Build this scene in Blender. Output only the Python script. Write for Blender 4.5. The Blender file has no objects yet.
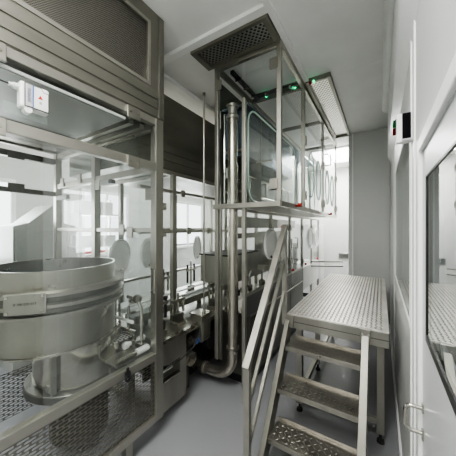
import bpy, bmesh, math, random
from mathutils import Vector, Matrix
random.seed(7)
COL = bpy.context.scene.collection
V = Vector

# ------------------------------------------------------------------ materials
def newmat(name):
    m = bpy.data.materials.new(name); m.use_nodes = True
    nt = m.node_tree; nt.nodes.clear()
    out = nt.nodes.new('ShaderNodeOutputMaterial')
    return m, nt, out
def N(nt, t, **kw):
    n = nt.nodes.new(t)
    for k, v in kw.items(): setattr(n, k, v)
    return n
def mth(nt, op, a, b=None, c=None):
    n = nt.nodes.new('ShaderNodeMath'); n.operation = op
    for i, x in enumerate((a, b, c)):
        if x is None: continue
        if isinstance(x, (int, float)): n.inputs[i].default_value = x
        else: nt.links.new(x, n.inputs[i])
    return n.outputs[0]
def principled(nt, col, rough, metal, spec=0.5):
    p = N(nt, 'ShaderNodeBsdfPrincipled')
    p.inputs['Base Color'].default_value = (*col, 1)
    p.inputs['Roughness'].default_value = rough
    p.inputs['Metallic'].default_value = metal
    p.inputs['Specular IOR Level'].default_value = spec
    return p
def surf(name, col, rough=0.5, metal=0.0, var=0.12, scale=6, stretch=(1, 1, 1), bump=0.0, bscale=60):
    m, nt, out = newmat(name)
    p = principled(nt, col, rough, metal)
    tc = N(nt, 'ShaderNodeTexCoord'); mp = N(nt, 'ShaderNodeMapping')
    mp.inputs['Scale'].default_value = stretch
    nt.links.new(tc.outputs['Object'], mp.inputs[0])
    ns = N(nt, 'ShaderNodeTexNoise'); ns.inputs['Scale'].default_value = scale; ns.inputs['Detail'].default_value = 5
    nt.links.new(mp.outputs[0], ns.inputs['Vector'])
    r = N(nt, 'ShaderNodeMapRange')
    r.inputs[1].default_value = .3; r.inputs[2].default_value = .7
    r.inputs[3].default_value = 1 - var; r.inputs[4].default_value = 1 + var
    nt.links.new(ns.outputs[0], r.inputs[0])
    mx = N(nt, 'ShaderNodeVectorMath', operation='SCALE'); mx.inputs[0].default_value = col
    nt.links.new(r.outputs[0], mx.inputs['Scale']); nt.links.new(mx.outputs[0], p.inputs['Base Color'])
    rr = mth(nt, 'MULTIPLY', r.outputs[0], rough); nt.links.new(rr, p.inputs['Roughness'])
    if bump:
        n2 = N(nt, 'ShaderNodeTexNoise'); n2.inputs['Scale'].default_value = bscale
        nt.links.new(mp.outputs[0], n2.inputs['Vector'])
        b = N(nt, 'ShaderNodeBump'); b.inputs['Strength'].default_value = bump; b.inputs['Distance'].default_value = .01
        nt.links.new(n2.outputs[0], b.inputs['Height']); nt.links.new(b.outputs[0], p.inputs['Normal'])
    nt.links.new(p.outputs[0], out.inputs[0])
    return m
def emis(name, col, s):
    m, nt, out = newmat(name)
    e = N(nt, 'ShaderNodeEmission'); e.inputs[0].default_value = (*col, 1); e.inputs[1].default_value = s
    nt.links.new(e.outputs[0], out.inputs[0]); return m
def glass(name, tint=(.93, .955, .945), f0=.045, rough=0.015, haze=0.0, hazecol=(.7, .74, .73)):
    m, nt, out = newmat(name)
    g = N(nt, 'ShaderNodeNewGeometry')
    d = N(nt, 'ShaderNodeVectorMath', operation='DOT_PRODUCT')
    nt.links.new(g.outputs['Incoming'], d.inputs[0]); nt.links.new(g.outputs['Normal'], d.inputs[1])
    a = mth(nt, 'ABSOLUTE', d.outputs['Value'])
    q = mth(nt, 'POWER', mth(nt, 'SUBTRACT', 1.0, a), 5.0)
    f = mth(nt, 'MULTIPLY_ADD', q, 1 - f0, f0)
    t = N(nt, 'ShaderNodeBsdfTransparent'); t.inputs[0].default_value = (*tint, 1)
    gl = N(nt, 'ShaderNodeBsdfGlossy'); gl.inputs[0].default_value = (.95, .97, .96, 1); gl.inputs['Roughness'].default_value = rough
    base = t.outputs[0]
    if haze:
        df = N(nt, 'ShaderNodeBsdfDiffuse'); df.inputs[0].default_value = (*hazecol, 1)
        m0 = N(nt, 'ShaderNodeMixShader'); m0.inputs[0].default_value = haze
        nt.links.new(t.outputs[0], m0.inputs[1]); nt.links.new(df.outputs[0], m0.inputs[2]); base = m0.outputs[0]
    mx = N(nt, 'ShaderNodeMixShader'); nt.links.new(f, mx.inputs[0])
    nt.links.new(base, mx.inputs[1]); nt.links.new(gl.outputs[0], mx.inputs[2])
    nt.links.new(mx.outputs[0], out.inputs[0]); return m
def perforated(name, ax, p, q, L, r, solid=None, col=(.42, .415, .385), rot=0.0):
    """staggered slots in the plane of the two axes ax; see-through, or dark where solid is a colour"""
    m, nt, out = newmat(name)
    tc = N(nt, 'ShaderNodeTexCoord'); mp = N(nt, 'ShaderNodeMapping')
    nt.links.new(tc.outputs['Object'], mp.inputs[0])
    if rot:
        i = ({0, 1, 2} - {ax[0], ax[1]}).pop(); rv = [0, 0, 0]; rv[i] = rot; mp.inputs['Rotation'].default_value = rv
    sp = N(nt, 'ShaderNodeSeparateXYZ'); nt.links.new(mp.outputs[0], sp.inputs[0])
    u = mth(nt, 'DIVIDE', sp.outputs[ax[0]], p); v = mth(nt, 'DIVIDE', sp.outputs[ax[1]], q)
    row = mth(nt, 'FLOOR', v)
    off = mth(nt, 'MULTIPLY', mth(nt, 'FLOORED_MODULO', row, 2.0), .5)
    uu = mth(nt, 'SUBTRACT', mth(nt, 'FRACT', mth(nt, 'ADD', u, off)), .5)
    vv = mth(nt, 'SUBTRACT', mth(nt, 'FRACT', v), .5)
    du = mth(nt, 'MAXIMUM', mth(nt, 'SUBTRACT', mth(nt, 'MULTIPLY', mth(nt, 'ABSOLUTE', uu), p), L), 0.0)
    dv = mth(nt, 'MULTIPLY', vv, q)
    d = mth(nt, 'ADD', mth(nt, 'MULTIPLY', du, du), mth(nt, 'MULTIPLY', dv, dv))
    h = mth(nt, 'LESS_THAN', d, r * r)
    pr = principled(nt, col, .35, .85)
    mx = N(nt, 'ShaderNodeMixShader'); nt.links.new(h, mx.inputs[0]); nt.links.new(pr.outputs[0], mx.inputs[1])
    if solid: t = principled(nt, solid, .8, 0)
    else: t = N(nt, 'ShaderNodeBsdfTransparent')
    nt.links.new(t.outputs[0], mx.inputs[2]); nt.links.new(mx.outputs[0], out.inputs[0]); return m

M = {}
M['steel'] = surf('brushed_steel', (.36, .35, .31), .34, .9, .13, 7, (1, 1, .25), .05, 90)
M['steel_rail'] = surf('satin_steel_rail', (.40, .388, .345), .36, .85, .10, 9, (1, .2, 1), .03, 80)
M['steel_dark'] = surf('dull_dark_steel', (.15, .148, .13), .42, .85, .15, 6)
M['steel_hood'] = surf('hood_steel', (.21, .205, .175), .42, .75, .16, 5, (1, .3, 1), .05, 60)
M['steel_bowl'] = surf('satin_bowl_steel', (.37, .36, .315), .30, .92, .12, 4)
M['steel_bright'] = surf('polished_steel', (.52, .505, .45), .16, .97, .06, 5)
M['steel_pipe'] = surf('pipe_steel', (.50, .47, .41), .24, .92, .08, 5)
M['cab'] = surf('pale_cabinet', (.42, .42, .40), .4, 0, .05)
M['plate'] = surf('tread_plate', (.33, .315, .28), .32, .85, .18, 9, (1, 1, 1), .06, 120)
M['plate_light'] = surf('pale_sheen_tread_plate', (.62, .60, .56), .42, .75, .14, 5, (1, 1, 1), .06, 120)  # paler than the stair treads, stands in for light reflected off the deck
M['white_wall'] = surf('white_wall_panel', (.63, .635, .62), .38, 0, .03, 2, (1, 1, 1), .02, 25)
M['ceiling'] = surf('ceiling_panel', (.84, .84, .82), .5, 0, .04, 3, (1, 1, 1), .02, 25)
M['trim'] = surf('white_trim', (.88, .88, .865), .4, 0, .03)
M['door'] = surf('door_panel', (.60, .61, .61), .33, 0, .03, 2, (1, 1, 1), .03, 12)
M['floor'] = surf('grey_epoxy_floor', (.27, .275, .285), .30, 0, .035, 2, (1, 1, 1), .01, 30)
M['screen'] = surf('matt_screen', (.008, .008, .009), 1.0, 0, .0)
M['screen'].node_tree.nodes['Principled BSDF'].inputs['Specular IOR Level'].default_value = 0
M['black'] = surf('black_plastic', (.015, .015, .016), .4, 0, .1)
M['rubber'] = surf('black_rubber', (.02, .02, .02), .7, 0, .1)
M['white_pl'] = surf('white_plastic', (.75, .75, .73), .4, 0, .04)
M['grey_pl'] = surf('grey_plastic', (.40, .41, .41), .5, 0, .05)
M['blue'] = surf('blue_plastic', (.05, .12, .35), .5, 0, .05)
M['slate'] = surf('slate_blue_face', (.16, .20, .29), .5, 0, .05)
M['red'] = surf('red_plastic', (.45, .02, .02), .4, 0, .05)
M['green_led'] = emis('green_led', (.0, 1, .35), 1.8)
M['green_lamp'] = emis('green_lamp', (.0, .25, .05), .22)
M['red_lamp'] = emis('red_lamp', (.3, .01, .02), .18)
M['light'] = emis('light_diffuser', (1, 1, .98), 5.0)
M['daylight'] = emis('daylight_pane', (.93, .97, 1), 2.6)
M['roof'] = surf('grey_roof_sheet', (.20, .20, .18), .45, .4, .05, 3)
M['chamber'] = surf('blue_grey_chamber_panel', (.20, .25, .30), .25, .6, .05, 2)
M['glass'] = glass('clear_glass')
M['glass_wall'] = glass('window_glass', (.85, .88, .87), .09)
M['glass_door'] = glass('door_glass', (.45, .48, .48), .16)
M['acrylic'] = glass('acrylic', (.93, .955, .95), .08, .03, .06)
M['acrylic_edge'] = surf('acrylic_edge', (.55, .72, .66), .2, 0, .03)
M['perf_yz'] = perforated('slotted_sheet', (1, 2), .058, .0175, .0185, .0056, col=(.24, .23, .20))
M['perf_hood'] = perforated('fine_hood_mesh', (1, 2), .0105, .006, .0, .0034, solid=(.02, .02, .018), col=(.25, .235, .20))
M['perf_ceil'] = perforated('round_hole_grille', (0, 1), .040, .024, .0, .0105, solid=(.03, .03, .03), col=(.46, .45, .42))
M['perf_ceil2'] = perforated('small_hole_grille', (0, 1), .036, .028, .0, .0105, solid=(.10, .10, .095), col=(.78, .76, .72))
M['perf_band'] = perforated('dark_band_mesh', (1, 2), .02, .011, .0, .0045, solid=(.02, .02, .02), col=(.25, .25, .24))
M['perf_belt'] = perforated('belt_mesh', (0, 1), .03, .022, .007, .006, solid=(.06, .06, .06), col=(.6, .6, .57))

# ------------------------------------------------------------------ mesh helpers
def worldloc(o):
    p = V((0, 0, 0))
    while o: p += o.location; o = o.parent
    return p
class MB:
    def __init__(s): s.bm = bmesh.new()
    def box(s, a, b):
        lo = [min(a[i], b[i]) for i in range(3)]; hi = [max(a[i], b[i]) for i in range(3)]
        vs = [s.bm.verts.new((x, y, z)) for x in (lo[0], hi[0]) for y in (lo[1], hi[1]) for z in (lo[2], hi[2])]
        for f in ((0, 1, 3, 2), (4, 6, 7, 5), (0, 4, 5, 1), (2, 3, 7, 6), (0, 2, 6, 4), (1, 5, 7, 3)):
            s.bm.faces.new([vs[i] for i in f])
        return s
    def quad(s, *pts):
        s.bm.faces.new([s.bm.verts.new(p) for p in pts]); return s
    def prism(s, prof, axis, a, b):
        """closed profile of 2D points extruded along axis from a to b; the 2D coords fill the other axes in order"""
        def mk(p, t):
            c = list(p); c.insert(axis, t); return s.bm.verts.new(c)
        A = [mk(p, a) for p in prof]; B = [mk(p, b) for p in prof]
        s.bm.faces.new(A); s.bm.faces.new(B[::-1]); n = len(A)
        for i in range(n): s.bm.faces.new((A[i], B[i], B[(i + 1) % n], A[(i + 1) % n]))
        return s
    def bar(s, p0, p1, w, h):
        """rectangular bar between two points, w sideways, h along the up direction"""
        p0, p1 = V(p0), V(p1); d = (p1 - p0).normalized()
        up = V((0, 0, 1)) if abs(d.z) < .99 else V((0, 1, 0))
        side = d.cross(up).normalized(); up = side.cross(d)
        r = []
        for p in (p0, p1):
            r.append([s.bm.verts.new(p + side * (sx * w / 2) + up * (sy * h / 2)) for sx, sy in ((-1, -1), (1, -1), (1, 1), (-1, 1))])
        s.bm.faces.new(r[0][::-1]); s.bm.faces.new(r[1])
        for i in range(4): s.bm.faces.new((r[0][i], r[0][(i + 1) % 4], r[1][(i + 1) % 4], r[1][i]))
        return s
    def tube(s, pts, r, seg=14, cap=True):
        pts = [V(p) for p in pts]; rings = []; pv = None
        for i, p in enumerate(pts):
            d = ((pts[i + 1] if i + 1 < len(pts) else p) - (pts[i - 1] if i else p)).normalized()
            if pv is None:
                u = d.orthogonal().normalized()
            else:
                u = (pv - d * pv.dot(d)).normalized()
            pv = u; w = d.cross(u)
            rr = r[i] if isinstance(r, (list, tuple)) else r
            rings.append([s.bm.verts.new(p + u * math.cos(2 * math.pi * k / seg) * rr + w * math.sin(2 * math.pi * k / seg) * rr) for k in range(seg)])
        for A, B in zip(rings, rings[1:]):
            for k in range(seg):
                f = s.bm.faces.new((A[k], A[(k + 1) % seg], B[(k + 1) % seg], B[k])); f.smooth = True
        if cap: s.bm.faces.new(rings[0][::-1]); s.bm.faces.new(rings[-1])
        return s
    def lathe(s, c, prof, seg=72, axis='z', closed=False):
        """revolve (radius, height) profile about an axis through c"""
        rings = []
        for (r, h) in prof:
            ring = []
            for k in range(seg):
                a = 2 * math.pi * k / seg; ca, sa = math.cos(a) * r, math.sin(a) * r
                p = {'z': (ca, sa, h), 'x': (h, ca, sa), 'y': (ca, h, sa)}[axis]
                ring.append(s.bm.verts.new(V(c) + V(p)))
            rings.append(ring)
        pairs = list(zip(rings, rings[1:])) + ([(rings[-1], rings[0])] if closed else [])
        for A, B in pairs:
            for k in range(seg):
                f = s.bm.faces.new((A[k], A[(k + 1) % seg], B[(k + 1) % seg], B[k])); f.smooth = True
        if not closed:
            if prof[0][0] > 1e-4: s.bm.faces.new(rings[0])
            if prof[-1][0] > 1e-4: s.bm.faces.new(rings[-1][::-1])
        return s
    def build(s, name, mat, parent=None, bevel=0.0, rotz=None):
        bmesh.ops.recalc_face_normals(s.bm, faces=s.bm.faces)
        me = bpy.data.meshes.new(name)
        o = bpy.data.objects.new(name, me); COL.objects.link(o)
        if parent is not None:
            org = worldloc(parent); o.parent = parent
            s.bm.transform(Matrix.Translation(-org))
        else:
            bb = [v.co for v in s.bm.verts]
            c = V((sum(v.x for v in bb) / len(bb), sum(v.y for v in bb) / len(bb), min(v.z for v in bb)))
            s.bm.transform(Matrix.Translation(-c)); o.location = c
        s.bm.to_mesh(me); s.bm.free()
        me.materials.append(M[mat] if isinstance(mat, str) else mat)
        if any(p.use_smooth for p in me.polygons):
            try: me.set_sharp_from_angle(angle=math.radians(35))
            except Exception: pass
        if bevel:
            b = o.modifiers.new('bevel', 'BEVEL'); b.width = bevel; b.segments = 2; b.limit_method = 'ANGLE'
        return o
def bx(name, a, b, mat, parent=None, bevel=0.0): return MB().box(a, b).build(name, mat, parent, bevel)
def tag(o, label=None, cat=None, group=None, kind=None):
    if label: o['label'] = label
    if cat: o['category'] = cat
    if group: o['group'] = group
    if kind: o['kind'] = kind
    return o
def thing(name, loc, label, cat, group=None):
    o = bpy.data.objects.new(name, None); COL.objects.link(o); o.location = loc; o.empty_display_size = .05
    return tag(o, label, cat, group)
def struct(o): o['kind'] = 'structure'; return o
def copy_tree(o, parent=None):
    c = o.copy(); COL.objects.link(c); c.parent = parent
    for ch in [x for x in bpy.data.objects if x.parent == o]: copy_tree(ch, c)
    return c
def text(name, body, size, loc, rot, mat, parent, label=None):
    cu = bpy.data.curves.new(name, 'FONT'); cu.body = body; cu.size = size; cu.align_x = 'CENTER'; cu.align_y = 'CENTER'; cu.extrude = .0004
    t = bpy.data.objects.new(name, cu); COL.objects.link(t); t.rotation_euler = rot
    bpy.context.view_layer.update()
    me = bpy.data.meshes.new_from_object(t); me.transform(t.matrix_world.to_3x3().to_4x4()); bpy.data.objects.remove(t)
    o = bpy.data.objects.new(name, me); COL.objects.link(o); o.parent = parent
    o.location = V(loc) - (worldloc(parent) if parent else V((0, 0, 0)))
    me.materials.clear(); me.materials.append(M[mat]); return o

# ------------------------------------------------------------------ room shell
W = .12; CZ = 3.2
struct(bx('floor', (-4.3, -2, -.06), (1.4, 7.0, 0), 'floor'))
struct(bx('ceiling', (-4.3, -2, CZ), (1.4, 7.0, CZ + .08), 'ceiling'))
struct(bx('wall_rear', (-4.3, -2.1, 0), (1.4, -2, CZ), 'white_wall'))
struct(bx('wall_far', (-4.3, 7.0, 0), (1.4, 7.1, CZ), 'white_wall'))
struct(bx('wall_outer', (1.3, -2, 0), (1.4, 7.0, CZ), 'white_wall'))
struct(bx('wall_back', (-.47, 4.6, 0), (W, 7.0, CZ), 'white_wall', None, .01))
struct(bx('trim_back', (-.415, 4.585, 0), (-.395, 4.6, CZ), 'trim'))
# left wall with window openings (holes between boxes)
wl = MB(); X0, X1 = -4.3, -4.2
wins = [(.1, 1.25), (2.1, 2.98), (4.1, 5.3)]
ys = [-2] + [y for w in wins for y in w] + [7.0]
for i in range(0, len(ys), 2): wl.box((X0, ys[i], 0), (X1, ys[i + 1], CZ))
for a, b in wins: wl.box((X0, a, 0), (X1, b, 1.1)); wl.box((X0, a, 2.25), (X1, b, CZ))
struct(wl.build('wall_left', 'white_wall'))
for i, (a, b) in enumerate(wins):
    fr = MB(); x = -4.22; t = .05
    fr.box((x, a, 1.1), (x + .06, a + t, 2.25)); fr.box((x, b - t, 1.1), (x + .06, b, 2.25))
    fr.box((x, a + t, 1.1), (x + .06, b - t, 1.1 + t)); fr.box((x, a + t, 2.25 - t), (x + .06, b - t, 2.25))
    fr.box((x, (a + b) / 2 - .02, 1.1 + t), (x + .06, (a + b) / 2 + .02, 2.25 - t))
    fo = struct(fr.build('window_%d' % (i + 1), 'trim'))
    MB().box((-4.205, a + .04, 1.14), (-4.2, b - .04, 2.21)).build('pane', 'daylight', fo)
    MB().box((-4.199, a + .05, 1.16), (-4.197, b - .05, 1.21)).build('outdoor_band', M['red'] if i < 2 else M['grey_pl'], fo)

# right wall: panels, header, door with its window, a flush window
DY = 1.055                                            # far edge of the near door
wr = MB()
wr.box((W, DY + .045, 0), (W + .1, 1.45, CZ)); wr.box((W, 1.45, 0), (W + .1, 2.9, 1.12)); wr.box((W, 1.45, 2.15), (W + .1, 2.9, CZ))
wr.box((W, 2.9, 0), (W + .1, 4.6, CZ)); wr.box((W, -2, 1.9), (W + .1, DY + .045, CZ)); wr.box((W, -2, 0), (W + .1, -.2, 1.9))
struct(wr.build('wall_right', 'white_wall'))
# flush glazed window further along
w4 = MB(); w4.box((W - .004, 1.45, 1.12), (W + .02, 1.47, 2.15)); w4.box((W - .004, 2.88, 1.12), (W + .02, 2.9, 2.15))
w4.box((W - .004, 1.47, 1.12), (W + .02, 2.88, 1.14)); w4.box((W - .004, 1.47, 2.13), (W + .02, 2.88, 2.15))
w4o = struct(w4.build('window_4', 'trim', None, .003))
MB().quad((W, 1.47, 1.14), (W, 2.88, 1.14), (W, 2.88, 2.13), (W, 1.47, 2.13)).build('pane', 'glass_wall', w4o)
bx('blind', (W + .05, 1.47, 1.14), (W + .055, 2.88, 2.13), 'white_wall', w4o)
# header box, underside sloped only so it catches light, and corner cove
struct(MB().prism([(.076, CZ), (.076, 2.56), (W, 2.44), (W, CZ)], 1, -2, 3.9).build('trim_header', 'trim', None, .003))
cv = MB(); pts = [(.076, CZ)]
for k in range(9):
    a = math.pi / 2 * k / 8; pts.append((.016 + .06 * (1 - math.cos(a)) if False else .076 - .06 * math.cos(a), CZ - .06 * math.sin(a)))
cv.prism(pts, 1, -2, 3.9); struct(cv.build('trim_cove', 'trim'))
tb = MB(); tb.box((W - .006, 1.25, 0), (W, 1.262, 2.56)); tb.box((W - .006, 3.1, 0), (W, 3.112, 2.56)); tb.box((W - .006, 1.38, 0), (W, 1.40, 2.56))
struct(tb.build('trim_wall_joint', 'trim'))
struct(bx('baseboard_right', (W - .012, DY + .05, 0), (W, 4.6, .08), 'trim'))
# door frame
df = MB(); df.box((W - .012, DY, 0), (W + .1, DY + .045, 1.9)); df.box((W - .012, -.2, 1.86), (W + .1, DY, 1.905))
struct(df.build('trim_door_frame', 'trim', None, .004))
# gap seal
sl = MB(); sl.box((W + .0, DY - .006, 0), (W + .04, DY, 1.86)); sl.box((W + .0, -.2, 1.853), (W + .04, DY - .006, 1.86))
struct(sl.build('trim_door_seal', 'grey_pl'))
# door leaf with rectangular vision panel
wy0, wy1, wz0, wz1 = .12, .985, 1.245, 1.765
dl = MB()
dl.box((W, -.19, .01), (W + .045, DY - .007, wz0)); dl.box((W, -.19, wz1), (W + .045, DY - .007, 1.852))
dl.box((W, -.19, wz0), (W + .045, wy0, wz1)); dl.box((W, wy1, wz0), (W + .045, DY - .007, wz1))
door = struct(dl.build('door_1', 'door'))
wf = MB(); t = .006
wf.box((W - .001, wy0, wz0), (W + .012, wy1, wz0 + .022)); wf.box((W - .001, wy0, wz1 - t), (W + .012, wy1, wz1))
wf.box((W - .001, wy1 - .012, wz0 + .022), (W + .012, wy1, wz1 - t)); wf.box((W - .001, wy0, wz0 + .022), (W + .012, wy0 + t, wz1 - t))
wf.build('window_frame', 'black', door)
MB().quad((W + .002, wy0, wz0), (W + .002, wy1, wz0), (W + .002, wy1, wz1), (W + .002, wy0, wz1)).build('window_pane', 'glass_door', door)
hb = MB()
hy, hz0, hz1 = 1.028, .917, 1.0
def arc_handle(y, z0, z1, out, r=.0075):
    pts = [(W, y, z1)]
    for k in range(7):
        a = math.pi / 2 * k / 6; pts.append((W - out + .02 * (1 - math.sin(a)), y, z1 - .02 * (1 - math.cos(a))))
    for k in range(7):
        a = math.pi / 2 * k / 6; pts.append((W - out + .02 * (1 - math.cos(a)), y, z0 + .02 * (1 - math.sin(a))))
    pts.append((W, y, z0)); return pts
dh = MB().tube(arc_handle(hy, hz0, hz1, .050), .0065).build('door_handle', 'steel_bright', door)
bx('handle_plate', (W - .006, hy - .010, hz0 - .022), (W, hy + .010, hz0 + .014), 'steel_bright', dh, .003)
bx('handle_plate', (W - .006, hy - .010, hz1 - .014), (W, hy + .010, hz1 + .018), 'steel_bright', dh, .003)

# ceiling joint strips
s1 = MB(); s1.box((-4.2, 1.59, CZ - .03), (-.70, 1.655, CZ)); s1.box((-.70, -2, CZ - .03), (-.655, 4.6, CZ))
struct(s1.build('trim_ceiling_joint', 'trim'))
struct(bx('trim_ceiling_seam', (-.655, 2.75, CZ - .002), (.016, 2.754, CZ), 'trim'))
struct(bx('trim_machine_cove', (-2.0, 1.655, CZ - .05), (-1.88, 4.6, CZ), 'trim', None, .02))

# display and lamps on the right wall
d = thing('door_display', (W, 1.43, 1.99), 'black display in a pale box with green and red lamps, high on the right wall', 'display')
bx('housing', (.060, 1.36, 1.992), (W, 1.395, 2.122), 'trim', d, .003)
bx('screen', (.0815, 1.356, 2.0), (.1135, 1.36, 2.12), 'screen', d)
bx('lower_lip', (.0795, 1.350, 1.994), (.1155, 1.36, 2.003), 'grey_pl', d)
for nm, z, mt in (('green_lamp', 2.072, 'green_lamp'), ('red_lamp', 2.036, 'red_lamp')):
    l = bx(nm, (.047, 1.362, z), (.060, 1.39, z + .027), mt, d, .002)
    bx('lamp_shade', (.056, 1.358, z - .002), (.060, 1.362, z + .029), 'black', l)

# ------------------------------------------------------------------ lights
def ceiling_light(x0, x1, y0, y1, label):
    l = thing('ceiling_light', ((x0 + x1) / 2, (y0 + y1) / 2, CZ), label, 'light', None)
    f = MB(); t = .03
    f.box((x0, y0, CZ - .03), (x1, y0 + t, CZ)); f.box((x0, y1 - t, CZ - .03), (x1, y1, CZ)); f.box((x0, y0 + t, CZ - .03), (x0 + t, y1 - t, CZ)); f.box((x1 - t, y0 + t, CZ - .03), (x1, y1 - t, CZ))
    f.build('frame', 'trim', l); bx('diffuser', (x0 + t, y0 + t, CZ - .02), (x1 - t, y1 - t, CZ - .01), 'light', l)
ceiling_light(-1.3, -.5, 5.2, 6.4, 'long bright ceiling light in the far recess past the white end wall')
ceiling_light(-1.2, -.15, -1.5, .3, 'ceiling light over the near end of the aisle, behind the viewpoint')
ceiling_light(-3.3, -2.7, 2.2, 4.4, 'ceiling light behind the machine line on the window side')
ceiling_light(.45, 1.0, .3, 1.6, 'ceiling light in the next room seen through the door glass')
def area(loc, size, e, rot=(0, 0, 0), col=(1, 1, .97)):
    d = bpy.data.lights.new('area', 'AREA'); d.energy = e; d.shape = 'RECTANGLE'; d.size, d.size_y = size; d.color = col
    o = bpy.data.objects.new('area', d); COL.objects.link(o); o.location = loc; o.rotation_euler = rot
area((-.6, -.5, CZ - .06), (.9, 1.6), 52)
area((-3.0, 3.2, CZ - .06), (.6, 2.2), 30)
area((-.9, 5.8, CZ - .06), (.8, 1.2), 75)
area((-3.4, .6, CZ - .06), (.9, 1.6), 12)
for a, b in wins: area((-4.15, (a + b) / 2, 1.7), (1.0, b - a), 22, (0, -math.pi / 2, 0), (.97, .99, 1))
wd = bpy.data.worlds.new('world'); bpy.context.scene.world = wd; wd.use_nodes = True
wd.node_tree.nodes['Background'].inputs[0].default_value = (.8, .85, .9, 1); wd.node_tree.nodes['Background'].inputs[1].default_value = .4

# ------------------------------------------------------------------ near machine enclosure
F, S, B = -1.42, 1.32, -3.1
e = thing('machine_enclosure', (-2.2, .4, 0), 'near glass machine enclosure in steel framing around the round feeder bowl', 'enclosure')
def post(x, y, z0, z1, w=.07, par=e, m='steel', wy=None): return bx('post', (x - w, y - (wy or w), z0), (x, y, z1), m, par, .003)
post(F, S, .15, 2.42, .06, wy=.072); post(-2.27, S, .12, 2.42, .06); post(B + .06, S, 0.0, 2.42, .06); post(F, -.5, 0, 2.42, .06)
for z0, z1 in ((.15, .20), (.61, .665), (2.03, 2.088)):
    bx('front_rail', (F - .05, -.5, z0), (F, S - .072, z1), 'steel_rail', e, .003)
bx('front_rail', (F - .05, -.5, 2.37), (F - .002, S - .072, 2.42), 'steel_rail', e, .003)
for z0, z1 in ((.15, .20), (.61, .665), (1.565, 1.60), (2.03, 2.085), (2.36, 2.42)):
    bx('side_rail', (B + .06, S - .05, z0), (F - .06, S - .002, z1), 'steel_rail', e, .003)
for z0, z1 in ((1.95, 2.0), (2.30, 2.36), (.61, .66)):
    bx('rear_rail', (B, -.5, z0), (B + .05, S - .06, z1), 'steel_dark', e)
# leg continuing to the floor with foot
bx('leg', (F - .055, 1.0, 0.0), (F - .005, 1.05, .15), 'steel', e); bx('leg', (F - .055, -.45, 0.0), (F - .005, -.40, .15), 'steel', e)
gx = F - .012
MB().quad((gx, -.5, .665), (gx, .525, .665), (gx, .525, 2.03), (gx, -.5, 2.03)).build('glass_panel', 'glass', e)
MB().quad((gx, .535, .665), (gx, S - .07, .665), (gx, S - .07, 2.03), (gx, .535, 2.03)).build('glass_panel', 'acrylic', e)
MB().quad((gx, -.5, 2.088), (gx, S - .07, 2.088), (gx, S - .07, 2.37), (gx, -.5, 2.37)).build('glass_panel', 'glass', e)
MB().quad((-2.27, S - .02, .665), (F - .06, S - .02, .665), (F - .06, S - .02, 2.36), (-2.27, S - .02, 2.36)).build('glass_panel', 'glass', e)
MB().quad((B + .06, S - .02, .665), (-2.33, S - .02, .665), (-2.33, S - .02, 2.36), (B + .06, S - .02, 2.36)).build('glass_panel', 'acrylic', e)
MB().quad((B + .01, -.5, .66), (B + .01, S - .06, .66), (B + .01, S - .06, 2.3), (B + .01, -.5, 2.3)).build('glass_panel', 'glass', e)
MB().quad((F - .02, -.5, .20), (F - .02, S - .07, .20), (F - .02, S - .07, .61), (F - .02, -.5, .61)).build('perforated_panel', 'perf_yz', e)
MB().quad((-2.45, -.5, .12), (-2.45, S - .1, .12), (-2.45, S - .1, .48), (-2.45, -.5, .48)).build('perforated_panel', 'perf_yz', e)
bx('inner_shelf', (-2.0, -.5, .40), (-1.62, .42, .43), 'steel', e, .004)
# roof panel under the hood with front edge painted white for its reflection
rp = bx('roof_panel', (-2.13, -.5, 2.332), (F - .05, 1.02, 2.345), 'roof', e)
bx('edge_strip', (F - .05, -.5, 2.336), (F - .04, 1.02, 2.350), 'trim', rp)
bx('edge_strip', (-2.16, -.5, 2.325), (-2.13, 1.02, 2.350), 'steel_dark', rp)
for y in (1.06, 1.15): bx('cross_bar', (-2.4, y, 2.33), (F - .06, y + .035, 2.36), 'steel', e)
bx('lower_lamp_strip', (-2.05, 1.19, 2.30), (-1.62, 1.21, 2.32), 'steel_bright', e)
def hinge(par, x, y, z, sy=.10, sz=.08, t=.014):
    h = bx('hinge', (x, y - sy / 2, z - sz / 2), (x + t, y + sy / 2, z + sz / 2), 'steel', par, .004)
    for q in (-1, 1): MB().lathe((x + t, y + q * sy * .28, z), [(.0, .003), (.006, .003), (.006, 0)], 10, 'x').build('bolt', 'steel_bright', h)
    return h
for y, z in ((1.05, 2.375), (.34, 2.375), (1.05, 2.045), (.34, 2.045)): hinge(e, F, y, z)
# side face hinge blocks and clamps
for x, z in ((-1.52, 1.86), (-1.86, 1.585), (-1.75, 1.565), (-2.22, 2.0), (-2.55, 2.09), (-2.9, 2.09)):
    bx('clamp', (x - .035, S - .065, z - .045), (x + .035, S - .05, z + .045), 'steel', e, .004)
for y in (.45, .85): bx('clamp', (B + .05, y, 1.98), (B + .065, y + .13, 2.04), 'steel_dark', e)
for y in (.45, .85): bx('clamp', (B + .05, y, 2.28), (B + .065, y + .13, 2.34), 'steel_dark', e)
# pull handle on the post
ph = MB().tube([(F, 1.2, 1.30), (F + .035, 1.2, 1.30), (F + .035, 1.2, 1.13), (F, 1.2, 1.13)], .007, 10).build('pull_handle', 'steel_bright', e)
bx('latch_block', (F, .985, .62), (F + .018, 1.02, .655), 'black', e, .003)
MB().lathe((F + .02, .995, .615), [(.009, -.006), (.02, -.006), (.02, .006), (.009, .006)], 20, 'x', True).build('latch_ring', 'black', e)
bx('latch_lever', (F + .004, .995, .655), (F + .014, 1.01, .68), 'black', e)
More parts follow.
